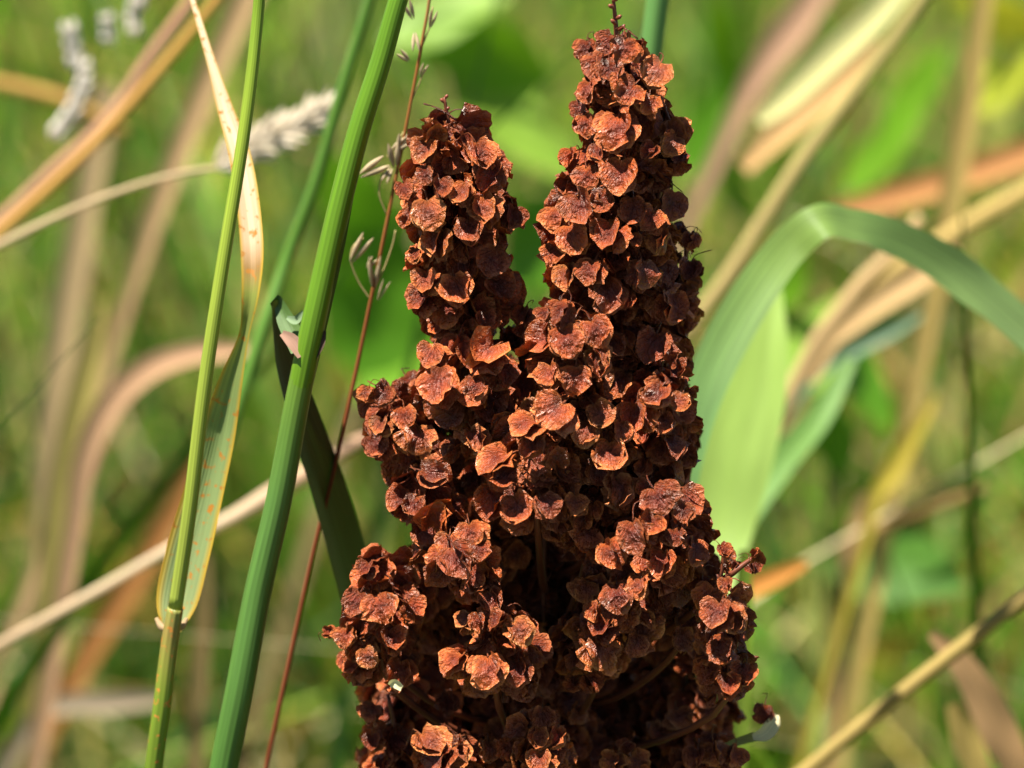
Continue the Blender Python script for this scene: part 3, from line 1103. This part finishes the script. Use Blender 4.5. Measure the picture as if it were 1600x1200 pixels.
for i, (x, y, dx, dy, ln, wd) in enumerate([(562, 275, 46, -26, 52, 15), (618, 262, -4, -42, 44, 13), (612, 236, 30, -20, 34, 11), (625, 240, 6, -36, 36, 11), (548, 410, 30, -46, 56, 12), (584, 452, 2, -60, 58, 11), (574, 420, 14, -20, 26, 8),
                                        (640, 96, -22, -20, 26, 8), (646, 30, -14, -34, 34, 9), (648, 50, 2, 30, 30, 8), (672, 44, 8, -34, 32, 7), (612, 262, -14, 26, 26, 9), (590, 470, 24, -52, 40, 5), (656, 120, 14, -30, 26, 6)]):
    mb = MB()
    p = Q(x, y, 0.03)
    d = Q(x + dx, y + dy, 0.029) - p
    husk(mb, p, d, ln * mpp(0), wd * mpp(0), lin(206, 184, 146), seed=i)
    keep(mb.build('husk', M_DRY), gD)


# ------------------------------------------------------------------ single blades and stalks one can pick out behind
def one(kind, name, pts, col, mat, label, cat, base=True, group=None, fold=0.3, wave=0.0, edge=None, seg=7):
    R = rows(pts, base)
    mb = MB()
    if kind == 'tube':
        tube(mb, R, col, seg=seg, sides=8)
    else:
        ribbon(mb, R, col, fold=fold, seg=seg, wave=wave, edge=edge)
    o = mb.build(name, mat)
    return tag(o, label, cat, group)


TAN, STRAW, CREAM, PINKT, BROWN = lin(196, 160, 108), lin(206, 176, 122), lin(222, 200, 164), lin(196, 150, 118), lin(158, 112, 66)
G1, G2, G3, BLUEG, LIME = lin(104, 142, 42), lin(84, 128, 36), lin(64, 104, 28), lin(88, 128, 76), lin(134, 170, 52)

one('tube', 'grass_plant', [(590, -40, 0.13, 18), (575, 10, 0.13, 18), (535, 140, 0.13, 20), (492, 290, 0.13, 20), (450, 400, 0.13, 20), (412, 510, 0.125, 20), (356, 690, 0.12, 20), (300, 880, 0.12, 20), (266, 1020, 0.12, 20), (240, 1200, 0.12, 20)], lin(84, 122, 40), M_STEM,
    'soft green grass stem just behind the stout stem, running parallel to it', 'grass stem')
one('tube', 'grass_plant', [(1036, -60, 0.09, 36), (1028, 0, 0.09, 36), (1014, 110, 0.09, 36), (985, 330, 0.09, 37), (950, 600, 0.09, 38), (910, 900, 0.09, 38), (870, 1200, 0.09, 38)], lin(98, 142, 72), M_STEM,
    'blue green grass stem rising behind the taller dock spike', 'grass stem')

# arching leaf
one('ribbon', 'grass_leaf', [(1600 + 90, 590, 0.115, 80, -52), (1600, 512, 0.112, 92, -52), (1540, 460, 0.110, 90, -48), (1470, 408, 0.108, 64, -14), (1400, 372, 0.105, 60, -18), (1335, 352, 0.10, 70, -46), (1282, 346, 0.095, 64, -30), (1236, 382, 0.095, 62, 0), (1186, 446, 0.09, 68, 0), (1136, 530, 0.085, 70, 0), (1092, 630, 0.08, 66, 0), (1060, 760, 0.075, 60, 0), (1040, 950, 0.07, 50, 0), (1020, 1200, 0.07, 44, 0)],
    [(0, lin(128, 152, 92)), (0.3, lin(112, 140, 76)), (0.45, lin(136, 164, 80)), (0.7, lin(108, 148, 84)), (1, lin(90, 130, 60))], M_LEAF,
    'wide green grass leaf arching over sharply to the side of the dock', 'leaf', fold=0.12)
one('ribbon', 'grass_leaf', [(1212, 450, 0.17, 20, 0), (1196, 520, 0.165, 70, 0), (1176, 610, 0.16, 108, 0), (1150, 710, 0.155, 120, 0), (1120, 830, 0.15, 112, 0), (1090, 960, 0.14, 90, 0), (1070, 1200, 0.13, 60, 0)],
    [(0, lin(150, 180, 80)), (1, lin(160, 188, 100))], M_BROAD, 'broad pale green leaf standing behind the foot of the arching leaf', 'leaf', fold=0.1)
one('ribbon', 'grass_leaf', [(1330, 560, 0.24, 20), (1280, 650, 0.23, 40), (1220, 720, 0.22, 50), (1160, 800, 0.21, 54), (1110, 880, 0.20, 50)], lin(116, 156, 76), M_LEAF, 'soft green blade slanting across the broad pale leaf', 'leaf')

# left background straw
def panicle(label, axis, col, heads, y, stem_w):
    R = rows([(px, py, y, stem_w) for px, py in axis], True)
    g = empty('grass_stalk', (R[-1][0], R[-1][1], 0))
    tag(g, label, 'grass stalk')
    mb = MB()
    tube(mb, R, col, sides=7)
    keep(mb.build('stem', M_DRY), g)
    for i, (x, y0, dx, dy, wd) in enumerate(heads):
        mb = MB()
        p = Q(x, y0, y)
        d = Q(x + dx, y0 + dy, y) - p
        for k in range(3):
            f = k / 3
            husk(mb, p + d * f, d + Vector((rng.normal(0, .1), rng.normal(0, .1), 0)) * d.length, d.length * 0.5, wd * mpp(y) * 0.8, lin(246, 236, 220), seed=i * 7 + k)
        keep(mb.build('spikelet', M_DRY), g)
    return g


panicle('leaning pinkish stalk with pale upright spikelets in the left background grass', [(330, -60), (300, 0), (235, 90), (170, 185), (90, 260), (0, 345), (-120, 450)], PINKT,
        [(118, 112, -6, -70, 26), (128, 150, 8, -50, 22), (172, 70, -4, -44, 24), (208, 60, 2, -50, 22), (110, 190, 20, -60, 26), (85, 220, 30, -50, 28), (215, 20, 6, -60, 26)], 0.26, 20)
one('tube', 'grass_stalk', [(360, -30, 0.22, 15), (330, 10, 0.22, 15), (240, 120, 0.22, 17), (150, 222, 0.22, 18), (70, 300, 0.22, 18), (0, 362, 0.22, 18), (-100, 450, 0.22, 18)], lin(206, 160, 84), M_DRY, 'golden straw stalk slanting alongside the pinkish stalk', 'straw stalk')
one('ribbon', 'straw_leaf', [(410, -60, 0.42, 44), (372, 20, 0.42, 44), (310, 160, 0.42, 42), (255, 300, 0.42, 38), (205, 450, 0.42, 24), (170, 560, 0.42, 24)], lin(212, 174, 126), M_DRY, 'wide tan dead blade slanting behind the thin yellow green stem', 'dead leaf')
one('ribbon', 'straw_leaf', [(165, 130, 0.5, 34), (150, 220, 0.5, 44), (125, 360, 0.5, 50), (105, 480, 0.5, 52), (85, 620, 0.5, 46), (70, 760, 0.5, 36), (60, 900, 0.5, 26)], lin(214, 182, 134), M_DRY, 'broad upright straw coloured dead blade in the left background', 'dead leaf')
one('ribbon', 'straw_leaf', [(158, 470, 0.36, 16), (140, 560, 0.36, 42), (118, 660, 0.36, 50), (95, 780, 0.36, 46), (80, 900, 0.36, 40)], lin(190, 172, 96), M_DRY, 'yellowing dead blade leaning on the broad upright straw blade', 'dead leaf')
one('ribbon', 'straw_leaf', [(400, 545, 0.3, 16), (350, 548, 0.3, 28), (300, 552, 0.3, 34), (240, 572, 0.3, 40), (190, 610, 0.3, 44), (155, 660, 0.3, 44), (130, 730, 0.3, 40), (115, 830, 0.3, 34)], lin(206, 162, 124), M_DRY, 'curved pinkish tan dead leaf bowing over to one side, low among the grass', 'dead leaf')
one('tube', 'grass_stalk', [(640, 640, 0.18, 20), (560, 690, 0.18, 24), (470, 745, 0.18, 30), (420, 775, 0.18, 30), (370, 805, 0.18, 24), (280, 850, 0.18, 18), (150, 925, 0.18, 18), (0, 1008, 0.18, 18), (-120, 1080, 0.18, 18)], [(0, PINKT), (0.5, CREAM), (1, BROWN)], M_DRY,
    'pinkish brown stalk crossing low behind both green stems', 'straw stalk')
one('ribbon', 'straw_leaf', [(330, 650, 0.45, 20), (290, 760, 0.45, 38), (235, 860, 0.45, 46), (180, 950, 0.45, 46), (120, 1050, 0.45, 40), (70, 1150, 0.45, 34)], lin(176, 120, 66), M_DRY, 'orange brown dead blade slanting down below the crossing stalk', 'dead leaf')
one('ribbon', 'straw_leaf', [(260, 1092, 0.34, 20), (180, 1098, 0.34, 34), (110, 1100, 0.34, 34), (70, 1112, 0.34, 26), (30, 1160, 0.34, 24)], lin(150, 134, 110), M_DRY, 'dull greyish dead blade lying level at the foot of the grass', 'dead leaf')
one('ribbon', 'straw_leaf', [(322, 860, 0.3, 14), (316, 960, 0.3, 28), (310, 1060, 0.3, 30), (304, 1180, 0.3, 28)], lin(150, 128, 82), M_DRY, 'narrow brown upright blade between the two green stems', 'dead leaf')
one('tube', 'straw_stalk', [(-60, 120, 0.4, 20), (40, 140, 0.4, 22), (110, 160, 0.4, 22), (200, 210, 0.4, 18)], lin(190, 150, 80), M_DRY, 'ochre stalk lying almost level behind the pale spikelets', 'straw stalk', base=False)

# the fuzzy grass ear
def fuzzy_ear():
    y = 0.17
    st = [(345, 262, y, 8), (300, 268, y, 9), (230, 285, y, 10), (120, 325, y, 11), (0, 382, y, 13), (-120, 440, y, 13)]
    R = rows(st, True)
    g = empty('grass_ear', (R[-1][0], R[-1][1], 0))
    tag(g, 'cream fuzzy grass ear leaning over on its thin straw stalk', 'grass ear')
    mb = MB()
    tube(mb, R, lin(200, 176, 136), sides=7)
    keep(mb.build('stem', M_DRY), g)
    mb = MB()
    A, B = Q(335, 262, y), Q(512, 172, y)
    d = B - A
    L_ = d.length
    d.normalize()
    r = np.random.default_rng(8)
    for i in range(150):
        t = r.random()
        rad = 0.0013 * math.sin(math.pi * (0.12 + 0.83 * t)) * 1.2
        a = r.uniform(0, 6.28)
        s = np.cross(np.array(d), (0.1, -1, 0.2))
        s /= np.linalg.norm(s)
        b = np.cross(s, np.array(d))
        o = s * math.cos(a) + b * math.sin(a)
        husk(mb, np.array(A + d * L_ * t * 0.95) + o * rad * 0.5, np.array(d) + o * r.uniform(0.3, 0.8), r.uniform(0.0035, 0.006), 0.0010, lin(244, 230, 204), seed=i)
    keep(mb.build('ear', M_DRY), g)


fuzzy_ear()

# right background
one('tube', 'grass_stalk', [(1480, -60, 0.26, 22), (1420, 30, 0.26, 24), (1330, 150, 0.26, 26), (1262, 240, 0.26, 28), (1200, 335, 0.26, 26), (1140, 430, 0.26, 26), (1060, 535, 0.26, 26), (980, 640, 0.26, 26)], [(0, lin(178, 166, 100)), (1, lin(200, 172, 116))], M_DRY, 'long straw stalk slanting up behind the arching leaf', 'straw stalk')
one('ribbon', 'pale_leaf', [(1420, -40, 0.3, 40), (1370, 20, 0.3, 44), (1290, 95, 0.3, 46), (1225, 155, 0.3, 40), (1185, 190, 0.3, 20)], lin(226, 220, 150), M_DRY, 'bright creamy yellow blade above the straw stalk', 'dead leaf', base=False)
one('ribbon', 'straw_leaf', [(1380, 70, 0.34, 30), (1320, 120, 0.34, 40), (1260, 170, 0.34, 46), (1205, 215, 0.34, 44), (1160, 262, 0.34, 30)], lin(222, 178, 118), M_DRY, 'peach coloured dead blade tucked beneath the creamy yellow one', 'dead leaf', base=False)
one('ribbon', 'straw_leaf', [(1290, -30, 0.5, 40), (1240, 40, 0.5, 56), (1190, 110, 0.5, 44), (1150, 180, 0.5, 30)], lin(204, 160, 128), M_DRY, 'dusty pink dead blade close behind the creamy yellow one', 'dead leaf')
one('ribbon', 'straw_leaf', [(1700, 200, 0.4, 40), (1600, 240, 0.4, 46), (1500, 275, 0.4, 46), (1420, 300, 0.4, 44), (1330, 325, 0.4, 34), (1260, 350, 0.4, 20)], lin(196, 138, 84), M_DRY, 'rusty orange dead leaf lying across the background over the arching leaf', 'dead leaf', base=False)
one('ribbon', 'straw_leaf', [(1545, -60, 0.36, 30), (1530, 40, 0.36, 34), (1512, 160, 0.36, 38), (1492, 280, 0.36, 40), (1470, 400, 0.36, 36), (1440, 560, 0.36, 30)], lin(196, 168, 98), M_DRY, 'upright ochre dead blade crossing the rusty orange leaf', 'dead leaf')
one('tube', 'straw_stalk', [(1680, 255, 0.33, 24), (1600, 300, 0.33, 26), (1520, 345, 0.33, 26), (1450, 390, 0.33, 26), (1370, 440, 0.33, 24), (1300, 500, 0.33, 24)], lin(204, 176, 106), M_DRY, 'thick yellowish stalk slanting behind the crest of the arching leaf', 'straw stalk')
one('tube', 'straw_stalk', [(1440, 340, 0.28, 22), (1395, 395, 0.28, 24), (1350, 440, 0.28, 26), (1310, 490, 0.28, 26), (1270, 545, 0.28, 24)], lin(208, 176, 124), M_DRY, 'short tan stalk showing under the bend of the arching leaf', 'straw stalk')
one('ribbon', 'straw_leaf', [(1500, 390, 0.3, 20), (1440, 430, 0.3, 36), (1380, 468, 0.3, 38), (1330, 505, 0.3, 32), (1290, 545, 0.3, 22)], lin(216, 178, 124), M_DRY, 'tan dead blade below the short stalk under the arching leaf', 'dead leaf')
one('ribbon', 'grass_leaf', [(1440, 492, 0.3, 10), (1390, 515, 0.3, 30), (1340, 538, 0.3, 34), (1290, 570, 0.3, 26), (1250, 610, 0.3, 20), (1180, 720, 0.3, 20)], lin(128, 160, 126), M_LEAF, 'bluish green blade tip under the arching leaf', 'leaf')
one('tube', 'grass_stalk', [(1720, 842, 0.12, 22), (1600, 935, 0.12, 24), (1490, 1020, 0.12, 26), (1400, 1090, 0.12, 25), (1265, 1200, 0.12, 25), (1150, 1300, 0.12, 25)], lin(176, 152, 88), M_DRY, 'straight straw stalk slanting across the lower corner', 'straw stalk')
one('ribbon', 'straw_leaf', [(1455, 990, 0.15, 16), (1500, 1035, 0.15, 40), (1535, 1090, 0.15, 56), (1565, 1150, 0.15, 60), (1600, 1230, 0.15, 40)], lin(180, 142, 98), M_DRY, 'crumpled brown dead leaf hanging from the straight straw stalk', 'dead leaf', wave=0.3)
one('ribbon', 'straw_leaf', [(1490, 1100, 0.17, 26), (1510, 1150, 0.17, 50), (1535, 1220, 0.17, 40)], lin(186, 160, 90), M_DRY, 'yellowish scrap of dead leaf beside the crumpled brown one', 'dead leaf', wave=0.3)
one('ribbon', 'straw_leaf', [(1462, 620, 0.3, 10), (1430, 675, 0.3, 26), (1395, 735, 0.3, 36), (1370, 775, 0.3, 26), (1350, 850, 0.3, 18)], lin(190, 170, 66), M_DRY, 'short mustard yellow blade in the dark grass over the round leaf', 'dead leaf')
one('tube', 'straw_stalk', [(1540, 760, 0.32, 18), (1490, 780, 0.32, 22), (1430, 802, 0.32, 24), (1360, 830, 0.32, 20)], lin(160, 130, 76), M_DRY, 'dull tan stalk lying behind the round leaf', 'straw stalk', base=False)
one('ribbon', 'straw_leaf', [(1260, 880, 0.2, 14), (1215, 900, 0.2, 30), (1165, 922, 0.2, 34), (1110, 950, 0.2, 26)], lin(196, 132, 62), M_DRY, 'orange dead blade poking out behind the loose dock sprig', 'dead leaf', base=False)
one('ribbon', 'straw_leaf', [(1360, 770, 0.34, 24), (1350, 800, 0.34, 36), (1330, 850, 0.34, 30), (1320, 940, 0.34, 20)], lin(200, 158, 110), M_DRY, 'small peach coloured blade stub over the round leaf', 'dead leaf')
one('ribbon', 'grass_leaf', [(1165, 860, 0.1, 20), (1160, 960, 0.1, 32), (1158, 1080, 0.1, 32), (1150, 1200, 0.1, 30)], lin(128, 150, 56), M_LEAF, 'upright olive green blade hugging the lower flank of the dock', 'leaf')


# ------------------------------------------------------------------ broad leaved weeds in the background
def weed(label, leaves, y, foot, cat='weed'):
    """leaves: (px, py, length px, width px, direction degrees, tilt degrees, colour)."""
    f = Q(foot[0], foot[1], y)
    g = empty('broadleaf_weed', (f.x, y, 0))
    tag(g, label, cat)
    hub = Vector((f.x, y, max(f.z, 0.05)))
    mb = MB()
    tube(mb, [np.array([f.x, y, -0.01, 0.005, 0]), np.array([f.x + 0.01, y, hub.z * 0.5, 0.0045, 0]), np.array([*hub, 0.003, 0])], lin(96, 120, 46), sides=7)
    keep(mb.build('stem', M_STEM), g)
    for i, (px, py, ln, wd, ang, tilt, col) in enumerate(leaves):
        c = Q(px, py, y)
        k = mpp(y)
        a = RAD(ang)
        dx = Vector((math.cos(a), 0.35 * math.sin(tilt), math.sin(a))).normalized()
        A = c - dx * ln * k * 0.5
        B = c + dx * ln * k * 0.5
        mid = c + Vector((0, 0, ln * k * 0.08))
        prof = [(0.0, 0.10), (0.12, 0.62), (0.32, 1.0), (0.55, 0.92), (0.78, 0.6), (0.93, 0.25), (1.0, 0.03)]
        R = []
        for t, pw in prof:
            p = A * (1 - t) ** 2 + mid * 2 * t * (1 - t) + B * t * t
            R.append(np.array([*p, wd * k * pw, tilt]))
        mb = MB()
        ribbon(mb, R, col, fold=0.16, seg=4, across=6, wave=0.06, seed=i)
        lo = mb.build('leaf', M_BROAD)
        keep(lo, g)
        mb = MB()
        m2 = (hub + A) * 0.5 + Vector((0, 0.01, 0.01))
        tube(mb, [np.array([*hub, 0.0022, 0]), np.array([*m2, 0.002, 0]), np.array([*A, 0.0016, 0])], lin(120, 130, 60), seg=5, sides=5)
        keep(mb.build('leaf_stalk', M_STEM), g)


LG1, LG2, LG3 = lin(118, 168, 34), lin(100, 156, 34), lin(136, 172, 58)
weed('bright lime broad leaved weed behind the gap between the dock spikes', [(740, 90, 260, 130, 160, 25, LG1), (800, 200, 280, 120, -40, 35, LG3), (850, 370, 240, 130, 60, 30, LG2), (700, 30, 220, 90, 20, 40, LG3)], 0.62, (830, 900))
weed('vivid green broad leaved weed behind the stout stem and left dock spike', [(590, 470, 300, 180, 80, 10, LG2), (560, 330, 240, 130, 110, 30, LG2), (640, 560, 220, 120, 40, 35, LG1)], 0.55, (600, 1000))
weed('green weed with one large round leaf in the dark grass of the lower corner', [(1400, 890, 240, 140, -12, 10, lin(84, 130, 40)), (1290, 880, 90, 50, 150, 20, lin(110, 136, 62))], 0.42, (1330, 1250))
weed('yellow green leafy weed under the arching leaf', [(1280, 540, 190, 110, 60, 20, LG3), (1230, 420, 160, 90, 80, 30, LG1), (1350, 600, 180, 80, -60, 35, LG2), (1300, 680, 160, 80, 100, 30, LG2)], 0.42, (1280, 1100))
weed('yellowing leafy weed in the upper background beside the ochre blade', [(1570, 130, 160, 80, 40, 35, lin(170, 178, 44)), (1430, 150, 230, 70, 60, 30, LG1), (1380, 240, 200, 70, 50, 30, LG1), (1560, 30, 180, 80, 150, 30, lin(180, 180, 60))], 0.62, (1480, 800))
weed('bright grassy weed behind the tall dock spike, its leaves pale lime', [(1130, 80, 240, 70, 100, 30, LG1), (1100, 200, 200, 80, 70, 30, LG2), (1150, 300, 180, 60, 110, 35, LG3)], 0.75, (1120, 800))
